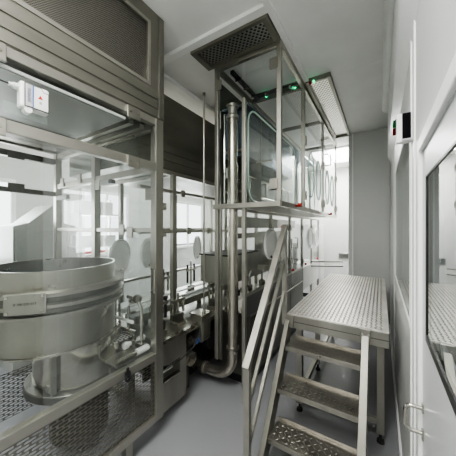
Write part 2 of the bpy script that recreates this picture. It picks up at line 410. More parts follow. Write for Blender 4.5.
# switch actuator under the side rail
sw = bx('door_switch', (-2.13, S - .09, 1.985), (-2.0, S - .05, 2.02), 'grey_pl', e, .003)
bx('switch_tip', (-2.0, S - .09, 1.985), (-1.96, S - .05, 2.02), 'black', sw)
sw = bx('door_switch', (-2.95, S - .09, 1.90), (-2.75, S - .05, 1.945), 'grey_pl', e, .003)
bx('switch_tip', (-2.97, S - .09, 1.90), (-2.95, S - .05, 1.945), 'black', sw)

# hood above near enclosure
h = thing('air_hood', (-2.2, .4, 2.42), 'large steel air hood with a fine mesh front above the near glass enclosure', 'hood')
hc = MB(); z0, z1 = 2.42, CZ
ym0, ym1, zm0, zm1 = -.35, 1.17, 2.66, 3.08
hc.box((F - .04, -.5, z0), (F, S, zm0)); hc.box((F - .04, -.5, zm1), (F, S, z1)); hc.box((F - .04, ym1, zm0), (F, S, zm1)); hc.box((F - .04, -.5, zm0), (F, ym0, zm1))
hc.box((B, S - .04, z0), (F - .04, S, z1)); hc.box((B, -.5, z0), (B + .04, S - .04, z1)); hc.box((B + .04, -.5, z0 + .02), (F - .04, S - .04, z0 + .06))
hc.build('casing', 'steel_hood', h)
MB().quad((F - .015, ym0, zm0), (F - .015, ym1, zm0), (F - .015, ym1, zm1), (F - .015, ym0, zm1)).build('mesh_panel', 'perf_hood', h)
mf = MB(); a = .025
mf.box((F, ym0 - a, zm0 - a), (F + .006, ym1 + a, zm0)); mf.box((F, ym0 - a, zm1), (F + .006, ym1 + a, zm1 + a)); mf.box((F, ym1, zm0), (F + .006, ym1 + a, zm1)); mf.box((F, ym0 - a, zm0), (F + .006, ym0, zm1))
mf.build('mesh_frame', 'steel_rail', h, .002)
for i, z in enumerate((2.425, 2.49, 2.56)): bx('trim_strip', (F, -.5, z), (F + .006, S - .055, z + .056), 'steel_hood', h, .003)
bx('trim_strip', (F, S - .05, 2.425), (F + .008, S, 3.19), 'steel_hood', h, .003)

# pressure sensor hanging on the roof panel edge
s = thing('sensor_box', (F - .03, .5, 2.17), 'small white sensor box with blue stripe under the near air hood', 'sensor')
# ray at u=20..48,v=80..115 ; box stands on the glass plane
ya, yb, za, zb_ = .455, .562, 2.172, 2.296
bx('casing', (F - .055, ya - .012, za), (F - .006, yb, zb_), 'white_pl', s, .010)
fo = MB().prism([(ya + .004, za + .006), (yb - .004, za + .006), (yb - .004, zb_ - .022), (yb - .026, zb_ - .022), (yb - .034, zb_ - .006), (ya + .004, zb_ - .006)], 0, F - .006, F - .003).build('face_outline', 'rubber', s)
fc = MB().prism([(ya + .008, za + .010), (yb - .008, za + .010), (yb - .008, zb_ - .026), (yb - .028, zb_ - .026), (yb - .036, zb_ - .010), (ya + .008, zb_ - .010)], 0, F - .003, F - .001).build('face', 'white_pl', s)
bx('blue_stripe', (F - .001, ya + .034, za + .011), (F + .001, ya + .039, zb_ - .011), 'blue', s)
bx('name_strip', (F - .001, ya + .009, za + .011), (F + .0005, ya + .034, zb_ - .011), 'grey_pl', s)
text('lettering', 'SIEMENS', .018, (F + .0015, ya + .021, (za + zb_) / 2), (math.pi / 2, -math.pi / 2, math.pi / 2), 'slate', s)
MB().prism([(ya + .056, za + .062), (ya + .076, za + .062), (ya + .066, za + .080)], 0, F - .001, F + .001).build('red_mark', 'red', s)
bx('small_mark', (F - .001, ya + .062, za + .038), (F + .001, ya + .072, za + .048), 'grey_pl', s)
MB().lathe((F - .03, ya - .012, zb_ - .03), [(.0, -.035), (.010, -.035), (.010, -.02), (.015, -.02), (.015, 0), (0, 0)], 14, 'y').build('connector', 'white_pl', s)
MB().lathe((F - .025, ya + .02, za - .006), [(.0, -.02), (.016, -.02), (.016, .02), (0, .02)], 14, 'x').build('connector', 'white_pl', s)
bx('mounting_bracket', (F - .06, ya - .06, za - .034), (F - .055, yb + .01, za + .02), 'acrylic', s)
MB().tube([(F - .03, ya - .045, zb_ - .03), (F - .05, ya - .15, zb_ - .02), (F - .09, -.3, zb_ + .02)], .004, 8).build('cable', 'rubber', s)

# ------------------------------------------------------------------ feeder bowl
C = (-1.985, .83); R = .38
b = thing('feeder_bowl', (C[0], C[1], .12), 'large round steel feeder bowl on a drum inside the near glass enclosure', 'feeder')
c0 = (C[0], C[1], 0)
MB().lathe(c0, [(.34, 1.20), (R - .012, 1.21), (R - .012, 1.345), (R, 1.345), (R, 1.16), (R, .84), (R - .01, .835), (.0, .835), (.0, .85), (R - .02, .86), (R - .02, 1.15), (.34, 1.16)], 96, 'z', True).build('bowl_body', 'steel_bowl', b)
MB().lathe(c0, [(R + .001, 1.205), (R + .062, 1.205), (R + .066, 1.21), (R + .066, 1.226), (R + .060, 1.230), (R + .001, 1.232)], 96, 'z', True).build('flange', 'steel', b)
MB().lathe(c0, [(R + .001, 1.135), (R + .060, 1.14), (R + .064, 1.143), (R + .064, 1.160), (R + .058, 1.164), (R + .001, 1.168)], 96, 'z', True).build('flange', 'steel', b)
MB().lathe(c0, [(R + .001, 1.168), (R + .028, 1.168), (R + .028, 1.20), (R + .001, 1.20)], 96, 'z', True).build('spacer_ring', 'steel_dark', b)
MB().lathe((C[0], C[1], 1.30), [(0, -.06), (.22, -.075), (R - .015, -.08), (R - .015, -.07), (0, -.05)], 72).build('inner_disc', 'slate', b)
MB().lathe(c0, [(R + .001, 1.105), (R + .03, 1.105), (R + .03, 1.135), (R + .001, 1.135)], 96, 'z', True).build('spacer_ring', 'steel_dark', b)
MB().lathe(c0, [(R + .001, 1.08), (R + .055, 1.08), (R + .055, 1.10), (R + .001, 1.10)], 96, 'z', True).build('flange', 'steel', b)
MB().lathe(c0, [(R + .002, .835), (R + .007, .838), (R + .007, .85), (R + .002, .853)], 96, 'z', True).build('bottom_bead', 'steel_bright', b)
# partial track lip inside
D = (-1.915, .955, 0)
MB().lathe(D, [(.0, .56), (.283, .56), (.283, .834), (0, .834)], 80).build('drum', 'steel_bright', b)
MB().lathe(D, [(.20, .50), (.325, .50), (.33, .505), (.33, .548), (.325, .553), (.20, .553)], 80, 'z', True).build('drum_flange', 'steel_dark', b)
MB().lathe(D, [(.0, .12), (.19, .12), (.19, .50), (0, .50)], 48).build('pedestal', 'steel_dark', b)
for k in (0.3, 1.9, 3.9, 5.2):
    px, py = D[0] + .28 * math.cos(k), D[1] + .28 * math.sin(k)
    bx('clamp', (px - .02, py - .02, .56), (px + .02, py + .02, .60), 'steel', b, .003)
for ang in (-.95, 3.6):
    px, py = D[0] + .31 * math.cos(ang), D[1] + .31 * math.sin(ang)
    bx('support_strut', (px - .014, py - .014, .56), (px + .014, py + .014, .834), 'steel', b)
# name plate on the flange facing the camera side
pa = math.atan2(-.73, .85)
pc = V((C[0] + .457 * math.cos(pa), C[1] + .457 * math.sin(pa), 1.185)); tx = V((-math.sin(pa), math.cos(pa), 0)); nx = V((math.cos(pa), math.sin(pa), 0))
pl = MB()
vs = []
for nn in (0, .006):
    for q, r_ in ((-1, -1), (1, -1), (1, 1), (-1, 1)): vs.append(pl.bm.verts.new(pc + nx * nn + tx * (.098 * q) + V((0, 0, .058 * r_))))
for f in ((0, 3, 2, 1), (4, 5, 6, 7), (0, 1, 5, 4), (1, 2, 6, 5), (2, 3, 7, 6), (3, 0, 4, 7)): pl.bm.faces.new([vs[i] for i in f])
npl = pl.build('name_plate', 'steel', b, .003)
for q in (-1, 1):
    for r_ in (-1, 1):
        p = pc + tx * (.083 * q) + V((0, 0, .043 * r_))
        MB().tube([p, p + nx * .012], .007, 10).build('bolt', 'steel_bright', npl)
text('lettering', '0 100 070 017', .018, pc + nx * .0075, (math.pi / 2, 0, pa + math.pi / 2), 'black', npl)

# ------------------------------------------------------------------ cabinet behind near enclosure
g = thing('control_cabinet', (-3.6, 1.17, 0), 'pale control cabinet with sloping top behind the near enclosure by the window', 'cabinet')
MB().prism([(.98, 0), (1.36, 0), (1.36, 1.88), (1.12, 1.66), (.98, 1.62)], 0, -3.85, -3.35).build('body', 'cab', g, .005)
bx('door', (-3.35, 1.0, .2), (-3.34, 1.34, 1.58), 'cab', g, .003)
bx('vent_panel', (-3.34, 1.03, 1.3), (-3.335, 1.08, 1.40), 'grey_pl', g)
def carton(x, y, z, s_, lab, grp):
    o = MB().box((x, y, z), (x + s_[0], y + s_[1], z + s_[2])).build('storage_box', 'white_pl', None, .008)
    return tag(o, lab, 'box', grp)
rk = thing('storage_rack', (-3.9, 2.0, 0), 'pale shelving rack against the window wall behind the glass', 'shelving')
for z in (.3, .8, 1.3, 1.8): bx('shelf', (-4.1, 1.85, z), (-3.75, 2.55, z + .025), 'trim', rk)
for x, y in ((-4.1, 1.85), (-3.78, 1.85), (-4.1, 2.52), (-3.78, 2.52)): bx('post', (x, y, 0), (x + .03, y + .03, 2.1), 'trim', rk)
for k in range(3): carton(-4.05, 1.9 + k * .2, 1.325, (.25, .17, .16), 'white storage box on the shelf just below the top one of the rack', 'storage boxes on the rack')
sb = carton(-4.05, 1.92, 1.825, (.25, .5, .2), 'wide white storage box on the top shelf of the rack', None)
sg = thing('small_sign', (-3.73, 2.2, 1.46), 'small red white and blue sign behind the glass near the window', 'sign')
bx('panel', (-3.74, 2.02, 1.45), (-3.73, 2.17, 1.60), 'white_pl', sg); bx('red_field', (-3.73, 2.03, 1.48), (-3.728, 2.16, 1.55), 'red', sg); bx('blue_field', (-3.73, 2.03, 1.455), (-3.728, 2.16, 1.475), 'blue', sg)

# ------------------------------------------------------------------ second hood
h2 = thing('air_hood', (-2.2, 2.2, 2.15), 'lower dark steel air hood behind the near hood, left of the tall glass cabinet', 'hood')
MB().box((-2.9, S + .01, 2.16), (-1.75, 4.9, 2.88)).build('casing', 'steel_hood', h2, .004)
for z in (2.17, 2.25, 2.33): bx('trim_strip', (-1.75, S + .01, z), (-1.742, 4.9, z + .07), 'steel_hood', h2, .003)
bx('bottom_rail', (-1.80, S + .01, 2.12), (-1.74, 4.9, 2.16), 'steel_rail', h2, .003)
bx('bottom_rail', (-2.9, 1.75, 2.12), (-1.80, 1.80, 2.16), 'steel_rail', h2, .003)

# ------------------------------------------------------------------ second machine (conveyor machine)
m2 = thing('filling_machine', (-2.0, 2.6, 0), 'long glazed filling machine with glove ports between near enclosure and tall cabinet', 'machine')
bx('deck', (-2.62, S + .02, .65), (-1.47, 4.4, .69), 'steel', m2, .003)
lc = MB(); LX = -1.49; ye = 1.66
lc.box((LX - .03, S + .02, .10), (LX, ye, .33)); lc.box((LX - .03, S + .02, .47), (LX, ye, .65)); lc.box((LX - .03, 1.58, .33), (LX, ye, .47))
lc.box((-2.6, ye - .02, .10), (LX - .03, ye, .65))
lc.build('lower_cabinet', 'steel', m2)
bx('slot_back', (LX - .2, S + .02, .30), (LX - .19, 1.6, .5), 'black', m2)
bx('slot_bar', (LX - .02, S + .04, .345), (LX + .015, 1.57, .358), 'steel_bright', m2)
bx('slot_bar', (LX - .10, S + .04, .36), (LX - .08, 1.57, .375), 'trim', m2)
bx('deck_edge', (-1.49, S + .02, .672), (-1.46, 1.86, .70), 'steel_bright', m2)
for x, y in ((-1.76, 1.72), (-2.6, 1.72), (-2.6, 2.6), (-1.76, 2.7), (-2.6, 3.5), (-1.76, 3.6)):
    bx('post', (x, y, .69), (x + .045, y + .045, 2.12), 'steel', m2, .003)
for z in (1.55, 1.94):
    bx('rail', (-1.755, S + .02, z), (-1.72, 1.72, z + .03), 'steel', m2); bx('rail', (-1.755, 1.765, z), (-1.72, 2.7, z + .03), 'steel', m2)
bx('rail', (-2.6, S + .02, 1.56), (-2.56, 1.72, 1.6), 'steel', m2); bx('rail', (-2.6, 1.765, 1.56), (-2.56, 2.6, 1.6), 'steel', m2); bx('rail', (-2.6, 2.645, 1.56), (-2.56, 3.5, 1.6), 'steel', m2)
bx('rail', (-2.6, 1.765, .95), (-2.56, 2.6, .98), 'steel', m2); bx('rail', (-2.6, 2.645, .95), (-2.56, 3.5, .98), 'steel', m2)
for y0, y1 in ((S + .02, 1.72), (1.765, 2.7)):
    MB().quad((-1.74, y0, .69), (-1.74, y1, .69), (-1.74, y1, 2.12), (-1.74, y0, 2.12)).build('glass_panel', 'glass', m2)
for y0, y1 in ((S + .02, 1.72), (1.765, 2.6), (2.645, 3.5)):
    MB().quad((-2.58, y0, .69), (-2.58, y1, .69), (-2.58, y1, 2.12), (-2.58, y0, 2.12)).build('glass_panel', 'acrylic', m2)
for y, z in ((1.60, 1.80), (1.95, 1.57), (2.3, 1.57), (1.86, 1.95), (1.60, 1.55)): hinge(m2, -1.72, y, z, .06, .07, .012)
def glove_port(par, x, y, z, r, rz=0.0, knob='steel_bright', disc='white_pl'):
    """round glove port cover facing +x"""
    o = MB().lathe((0, 0, 0), [(0, 0), (r, 0), (r, .018), (r - .015, .022), (r - .02, .012), (0, .012)], 48, 'x').build('glove_port', disc, None)
    o.location = V((x, y, z)) - worldloc(par); o.parent = par; o.rotation_euler = (0, 0, rz)
    k = MB().lathe((0, 0, 0), [(0, .012), (.025, .012), (.02, .035), (0, .035)], 20, 'x').build('port_knob', knob, None); k.location = (0, 0, 0); 
    k.parent = o
    rg = MB().lathe((0, 0, 0), [(r, -.005), (r + .012, -.005), (r + .012, .02), (r, .02)], 48, 'x', True).build('port_ring', 'trim', None); rg.location = (0, 0, 0); rg.parent = o
    return o
for y in (1.70, 2.10, 3.07): glove_port(m2, -2.52, y, 1.09, .18, .40)

# conveyor
cv = thing('conveyor', (-1.86, 2.2, .69), 'narrow conveyor with pale guide rails running through the filling machine', 'conveyor')
bx('belt', (-1.93, 1.36, .80), (-1.83, 3.0, .81), 'grey_pl', cv)
bx('side_frame', (-1.82, 1.36, .76), (-1.80, 3.0, .83), 'steel_rail', cv, .003); bx('side_frame', (-1.96, 1.36, .76), (-1.94, 3.0, .83), 'steel_rail', cv, .003)
bx('guide_rail', (-1.815, 1.36, .87), (-1.795, 3.0, .885), 'white_pl', cv); bx('guide_rail', (-1.965, 1.36, .87), (-1.945, 3.0, .885), 'white_pl', cv)
for y in (1.5, 1.9, 2.3, 2.7):
    bx('leg', (-1.9, y, .69), (-1.86, y + .04, .80), 'steel', cv)
    MB().tube([(-1.80, y, .80), (-1.785, y, .83), (-1.80, y, .875)], .005, 8).build('guide_bracket', 'steel_bright', cv)
# turntable
tt = thing('turntable', (-2.0, 1.52, .69), 'pale round accumulation turntable beside the conveyor start', 'turntable')
MB().lathe((-2.12, 1.55, .69), [(0, 0), (.05, 0), (.05, .10), (.14, .10), (.145, .105), (.145, .13), (.135, .14), (0, .135)], 40).build('disc', 'white_pl', tt)
MB().lathe((-2.12, 1.55, .83), [(0, 0), (.03, 0), (.03, .05), (.012, .07), (.0, .075)], 20).build('hub', 'steel_bright', tt)
bx('underdeck_shade_sheet', (-1.78, 1.66, .0), (-1.76, 4.4, .65), 'steel_dark', m2)  # added dark sheet, stands in for the shade under the deck
# assorted stations on the deck : pneumatic cylinders with mounting posts
def station(x, y, h, lab, k=0):
    t = thing('dosing_station', (x, y, .69), lab, 'station')
    bx('base', (x - .05, y - .05, .69), (x + .05, y + .05, .72), 'steel', t, .003)
    MB().tube([(x, y, .72), (x, y, .69 + h)], .011, 10).build('column', 'steel_bright', t)
    bx('arm', (x - .015, y - .09, .69 + h * .7), (x + .015, y + .09, .69 + h * .7 + .03), 'steel', t, .003)
    for q in (-.07, .07):
        MB().tube([(x, y + q, .69 + h * .35), (x, y + q, .69 + h * .9)], .014, 12).build('cylinder', 'steel_bright' if k else 'black', t)
    bx('motor', (x - .035, y - .04, .72), (x + .035, y + .04, .80), 'steel_dark', t, .005)
station(-1.62, 1.46, .34, 'first dosing station past the near enclosure post, with black cylinders')
station(-1.63, 1.70, .30, 'second dosing station along the deck edge, with bright cylinders', 1)
station(-2.2, 2.05, .42, 'dosing station behind the conveyor near the round covers', 1)
station(-2.25, 2.6, .45, 'tall dosing station farther back behind the conveyor')
station(-1.62, 2.25, .36, 'dosing station beside the conveyor next to the tall exhaust pipe', 1)

# conveyor inside near enclosure right of the bowl
ic = thing('infeed_conveyor', (-2.6, 1.1, .5), 'perforated infeed conveyor at the far end of the near enclosure', 'conveyor')
bx('belt', (-2.95, .95, .755), (-1.64, 1.20, .765), 'perf_belt', ic)
for y in (.93, 1.205): bx('side_frame', (-2.95, y, .72), (-1.62, y + .02, .80), 'steel_bright', ic, .003)
for x in (-2.9, -2.3, -1.68): bx('leg', (x, 1.20, .12), (x + .04, 1.23, .72), 'steel', ic)
bx('guide_rail', (-2.95, 1.19, .86), (-1.62, 1.205, .88), 'white_pl', ic)
for k in range(4):
    x = -1.70 - k * .12
    MB().tube([(x, 1.215, .80), (x, 1.215, .98)], .009, 10).build('guide_post', 'steel_bright', ic)
MB().lathe((-1.66, 1.235, .70), [(0, -.09), (.028, -.09), (.028, -.06), (.018, -.05), (.018, .05), (.026, .06), (.026, .09), (0, .09)], 18, 'y').build('roller', 'white_pl', ic)
MB().tube([(-1.55, 1.22, .67), (-1.55, 1.22, .98), (-1.60, 1.22, 1.05), (-1.72, 1.22, 1.05)], .013, 12).build('feed_pipe', 'steel_bright', ic)
MB().lathe((-1.60, 1.22, 1.05), [(.0, -.03), (.03, -.02), (.035, 0), (.03, .02), (0, .03)], 16, 'x').build('valve', 'steel', ic)
MB().tube([(-1.9, 1.23, .77), (-1.9, 1.23, 1.10)], .012, 12).build('feed_pipe', 'steel_bright', ic)
MB().tube([(-2.05, 1.22, 1.0), (-2.05, 1.15, 1.05), (-2.03, 1.1, .9), (-2.0, 1.05, .78)], .004, 8).build('hose', 'black', ic)
bx('tray', (-1.66, .98, .655), (-1.49, 1.22, .672), 'steel', ic, .004); MB().tube([(-1.505, .98, .695), (-1.505, 1.13, .695)], .02, 14).build('roller', 'steel_bright', ic); MB().tube([(-1.505, 1.14, .695), (-1.505, 1.24, .695)], .024, 14).build('roller', 'white_pl', ic)

# junction box with a tall rod
jb = thing('rod_stand', (-1.52, 1.83, .5), 'tall thin steel rod standing on a small steel box beside the exhaust pipe', 'stand')
bx('box', (-1.58, 1.82, .51), (-1.44, 1.96, .76), 'steel', jb, .003); bx('box_cover', (-1.44, 1.84, .53), (-1.435, 1.94, .70), 'steel_hood', jb)
bx('box_lid', (-1.59, 1.81, .76), (-1.43, 1.97, .77), 'steel_bright', jb, .002)
MB().tube([(-1.465, 1.885, .77), (-1.465, 1.885, 2.90)], .0095, 12).build('rod', 'steel', jb)
MB().tube([(-1.465, 1.885, .77), (-1.465, 1.885, .80)], .018, 12).build('collar', 'steel_bright', jb)
bx('bracket', (-1.60, 1.84, .69), (-1.58, 1.94, .72), 'steel', jb)
MB().tube([(-1.465, 1.885, 2.89), (-1.465, 1.885, 2.92)], .014, 12).build('rod_tip', 'steel_dark', jb)

# motors and hoses below the deck
mo = thing('drive_motor', (-1.6, 1.78, .2), 'dark drive motor cluster with blue fitting under the machine deck', 'motor')
for z, r in ((.40, .05), (.53, .045)):
    MB().lathe((-1.58, 1.76, z), [(0, -.06), (r, -.06), (r, .05), (r * .6, .055), (r * .6, .10), (0, .10)], 20, 'x').build('motor_body', 'steel_dark' if z != .5 else 'steel', mo)
for k in range(5): MB().lathe((-1.56 + k * .012, 1.76, .36), [(.055, -.002), (.062, -.002), (.062, .002), (.055, .002)], 20, 'x', True).build('fin', 'steel', mo)
bx('fitting', (-1.5, 1.79, .50), (-1.47, 1.82, .54), 'blue', mo, .003)
MB().lathe((-1.46, 2.0, .47), [(0, -.03), (.09, -.03), (.09, .02), (0, .02)], 28, 'x').build('wheel', 'black', mo)
bx('mount', (-1.66, 1.70, .02), (-1.62, 1.84, .65), 'steel_dark', mo)
tag(MB().tube([(-1.49, 1.30, .50), (-1.46, 1.42, .48), (-1.44, 1.55, .485), (-1.43, 1.70, .53), (-1.45, 1.80, .60), (-1.50, 1.86, .64)], .006, 8).build('cable', 'rubber'), 'black cable sagging across the lower cabinet of the filling machine', 'cable')

# exhaust pipe with elbow
ep = thing('exhaust_pipe', (-1.2, 1.99, 0), 'thick polished exhaust pipe rising in front of the tall glass cabinet', 'pipe')
PX, PY = -1.20, 1.99
pts = [(-1.70, PY, .17), (PX - .20, PY, .17)]
for k in range(1, 13):
    a = math.pi / 2 * k / 12; pts.append((PX - .20 + .20 * math.sin(a), PY, .17 + .20 * (1 - math.cos(a))))
pts.append((PX, PY, 2.66))
MB().tube(pts, .049, 28).build('pipe', 'steel_pipe', ep)
MB().lathe((PX, PY, .46), [(.05, -.01), (.062, -.01), (.062, .01), (.05, .01)], 28, 'z', True).build('clamp_ring', 'steel', ep)
MB().lathe((-1.53, PY, .17), [(.05, -.01), (.062, -.01), (.062, .01), (.05, .01)], 28, 'x', True).build('clamp_ring', 'steel', ep)
MB().lathe((PX, PY, 2.66), [(.0, -.02), (.06, -.02), (.06, .0), (.045, .02), (.045, .09), (.06, .09), (.06, .11), (0, .11)], 28).build('top_flange', 'steel', ep)
bx('clamp_latch', (PX + .045, PY - .05, .43), (PX + .07, PY - .02, .45), 'steel_bright', ep)

# ------------------------------------------------------------------ tall glass cabinet
tc = thing('glass_cabinet', (-1.06, 2.0, 0), 'tall overhead glass cabinet in slim steel framing reaching the ceiling beside the platform', 'cabinet')
x0, x1, y0, y1, zb, zt = -1.37, -.70, 1.93, 4.9, 1.80, 3.12
w = .038
ysp = (y0, 2.66, 3.7, y1 - w)
for y in ysp: bx('post', (x1 - w, y, zb + .03), (x1, y + w, zt), 'steel_rail', tc, .003)
bx('post', (x0, y0, .33), (x0 + w, y0 + w, zt), 'steel_rail', tc, .003)
bx('post', (-1.07, y0 + .002, 0), (-1.035, y0 + w, 2.78), 'steel_rail', tc, .003)
bx('post', (-1.318, y0 + .01, .33), (-1.298, y0 + .03, 1.8), 'steel', tc)
for y in (2.66, 3.7, y1 - w): bx('cross_beam', (x0 + w, y, zt), (x1, y + w, zt + .045), 'steel_dark', tc, .003)
bx('front_beam', (x0, y0, zt), (x1, y0 + w, zt + .05), 'steel', tc, .003)
for x in (x0, x1 - w): bx('side_beam', (x, y0 + w, zt), (x + w, y1 - w, zt + .05), 'steel', tc, .003)
bx('inner_bar', (x0 + .10, 2.06, zt + .012), (x0 + .135, 2.66, zt + .045), 'black', tc); bx('inner_bar', (x0 + .14, 2.58, zt + .012), (x1 - w, 2.62, zt + .045), 'black', tc)
for k in range(3): bx('clip', (x0 + .10, 2.15 + k * .18, zt - .01), (x0 + .17, 2.17 + k * .18, zt + .012), 'steel_bright', tc)
for k in range(3): bx('clip', (x0 + .25 + k * .14, 2.56, zt - .01), (x0 + .27 + k * .14, 2.60, zt + .012), 'steel_bright', tc)
# bottom tray
bx('bottom_tray', (x0 + w, y0 + w, zb - .0), (x1 - .01, y1 - .02, zb + .012), 'steel', tc)
bx('bottom_rail', (x1 - .03, y0 + .008, zb - .02), (x1 + .004, y1, zb + .03), 'steel_bright', tc, .003)
bx('bottom_rail', (x0, y0 - .03, zb - .02), (x1 + .004, y0 + .008, zb + .025), 'steel_rail', tc, .003)
# glass
for a, c in ((y0 + w, 2.66), (2.66 + w, 3.7), (3.7 + w, y1 - w)):
    MB().quad((x1 - .01, a, zb + .03), (x1 - .01, c, zb + .03), (x1 - .01, c, zt), (x1 - .01, a, zt)).build('glass_panel', 'glass', tc)
MB().quad((-1.035, y0 + .01, zb + .03), (x1 - w, y0 + .01, zb + .03), (x1 - w, y0 + .01, zt), (-1.035, y0 + .01, zt)).build('glass_panel', 'glass', tc)
MB().quad((x0 + w, y0 + .01, zb + .03), (-1.07, y0 + .01, zb + .03), (-1.07, y0 + .01, zt), (x0 + w, y0 + .01, zt)).build('glass_panel', 'glass', tc)
for (y, z) in ((2.66 + .019, 2.55), (2.66 + .019, 1.95), (3.72, 2.5), (3.72, 1.95), (4.88, 2.5), (4.88, 1.95)): hinge(tc, x1, y, z, .07, .10, .014)
for (x, z) in ((x1 - .06, 2.98), (x1 - .06, 1.97), (x0 + .05, 2.97)): bx('hinge', (x - .035, y0 - .014, z - .045), (x + .035, y0, z + .045), 'steel', tc, .004)
bx('hinge', (-1.22, y0 - .014, zt - .02), (-1.10, y0, zt + .03), 'steel', tc, .004)
# D handles and red knobs on the aisle face
for y, z in ((3.85, 2.70),):
    MB().tube([(x1 - .01, y, z), (x1 + .07, y, z), (x1 + .07, y, z - .17), (x1 - .01, y, z - .17)], .009, 10).build('pull_handle', 'steel_dark', tc)
def oval_port(y, z, ry, rz):
    pts_ = [(x1 - .004, y + ry * math.cos(2 * math.pi * k / 40), z + rz * math.sin(2 * math.pi * k / 40)) for k in range(41)]
    o_ = MB().tube(pts_, .007, 8, False).build('oval_port', 'acrylic_edge', tc)
    MB().quad(*[(x1 - .012, p_[1], p_[2]) for p_ in pts_[:-1]]).build('port_lens', 'acrylic', o_)
for y in (2.98, 3.38, 4.02, 4.45): oval_port(y, 2.23, .14, .26)
for y in (2.42, 4.2):
    MB().lathe((x1 + .004, y, 1.83), [(0, 0), (.02, 0), (.02, .03), (0, .03)], 16, 'x').build('red_knob', 'red', tc)
MB().tube([(-.95, y0 + .06, 2.19), (-.80, y0 + .06, 2.19)], .008, 8).build('grip_bar', 'steel', tc)
# ceiling leds along the cross beam
def led(x, lab):
    o = MB().lathe((x, 2.645, zt + .025), [(0, -.01), (.010, -.01), (.012, 0), (.012, .015), (0, .015)], 16, 'y').build('indicator_light', 'green_led')
    tag(o, lab, 'light')
led(-1.14, 'leftmost of the three green indicator lights near the ceiling')
led(-.80, 'middle green indicator light near the top of the cabinet post')
led(-.60, 'rightmost green indicator light at the corner of the small ceiling grille')
o = MB().lathe((-.635, 2.645, zt + .02), [(0, -.01), (.013, -.01), (.013, .015), (0, .015)], 14, 'y').build('indicator_light', 'red_lamp'); tag(o, 'dim red indicator light next to the rightmost green one', 'light')
# small instrument inside the left bay
ib = thing('pressure_switch', (-1.33, 2.04, 2.3), 'small grey switch box with conduit in the left bay of the tall cabinet', 'switch')
bx('body', (-1.32, 2.05, 2.10), (-1.25, 2.10, 2.20), 'grey_pl', ib, .004); MB().tube([(-1.345, 2.07, 1.85), (-1.345, 2.07, 2.75)], .009, 8).build('conduit', 'steel_bright', ib)
MB().tube([(-1.345, 2.07, 2.15), (-1.32, 2.07, 2.15)], .01, 8).build('fitting', 'steel_bright', ib)
for k, z in enumerate((1.95, 2.35)): bx('yoke', (-1.34, 2.06, z), (-1.12, 2.08, z + .02), 'steel', ib)

# isolator chamber inside the cabinet
ic2 = thing('isolator_chamber', (-1.2, 2.8, 1.81), 'grey isolator chamber with curved clear doors inside the overhead cabinet', 'chamber')
cx = -1.07
bx('top_panel', (-1.38, 2.06, 2.78), (cx, 4.8, 2.80), 'chamber', ic2, .003)
MB().box((-1.385, 2.06, 1.82), (-1.375, 4.8, 2.78)).build('rear_panel', 'steel_dark', ic2)
def rounded(y0_, y1_, z0_, z1_, r, n=8):
    p = []
    for cy_, cz_, a0 in ((y1_ - r, z1_ - r, 0), (y0_ + r, z1_ - r, 90), (y0_ + r, z0_ + r, 180), (y1_ - r, z0_ + r, 270)):
        for k in range(n + 1):
            a = math.radians(a0 + 90 * k / n); p.append((cy_ + r * math.cos(a), cz_ + r * math.sin(a)))
    return p
def curved_door(ya, yb, za, zc, r, x):
    pf = rounded(ya, yb, za, zc, r)
    d_ = MB(); d_.quad(*[(x, y, z) for y, z in pf]); g_ = d_.build('clear_door', 'acrylic', ic2)
    e_ = MB(); e_.tube([(x, y, z) for y, z in pf] + [(x, *pf[0])], .009, 8, False); e_.build('door_edge', 'acrylic_edge', g_)
curved_door(2.06, 3.55, 1.86, 2.76, .16, cx)
for ya, yb in ((3.62, 4.0), (4.05, 4.4), (4.45, 4.8)): curved_door(ya, yb, 1.86, 2.62, .18, cx)
MB().box((-1.37, 2.08, 2.30), (-1.10, 3.5, 2.76)).build('blower_box', 'chamber', ic2, .01)
for y in (2.2, 2.6, 3.0, 3.4):
    MB().tube([(-1.12, y, 1.83), (-1.12, y, 2.10), (-1.25, y, 2.10)], .009, 10).build('inner_pipe', 'steel_bright', ic2)
MB().tube([(-1.12, 2.1, 2.12), (-1.12, 3.5, 2.12)], .009, 10).build('inner_pipe', 'steel_bright', ic2)
MB().tube([(-1.12, 2.1, 1.93), (-1.12, 3.5, 1.93)], .009, 10).build('inner_pipe', 'steel_bright', ic2)
bx('bay_shade_sheet', (-1.375, 2.40, 1.83), (-1.09, 2.42, 2.77), 'steel_dark', ic2); bx('bay_shade_sheet', (-1.395, 2.06, 2.80), (-1.385, 4.8, 3.08), 'steel_dark', ic2)  # added dark sheets that imitate the dim inside of the bay
bx('monitor', (-1.12, 2.95, 1.86), (-1.10, 3.2, 2.06), 'white_pl', ic2, .005)
for k, y in enumerate(()):
    MB().lathe((cx + .004, y, 2.2), [(.13, 0), (.145, 0), (.145, .02), (.13, .02)], 36, 'x', True).build('glove_ring', 'white_pl', ic2)

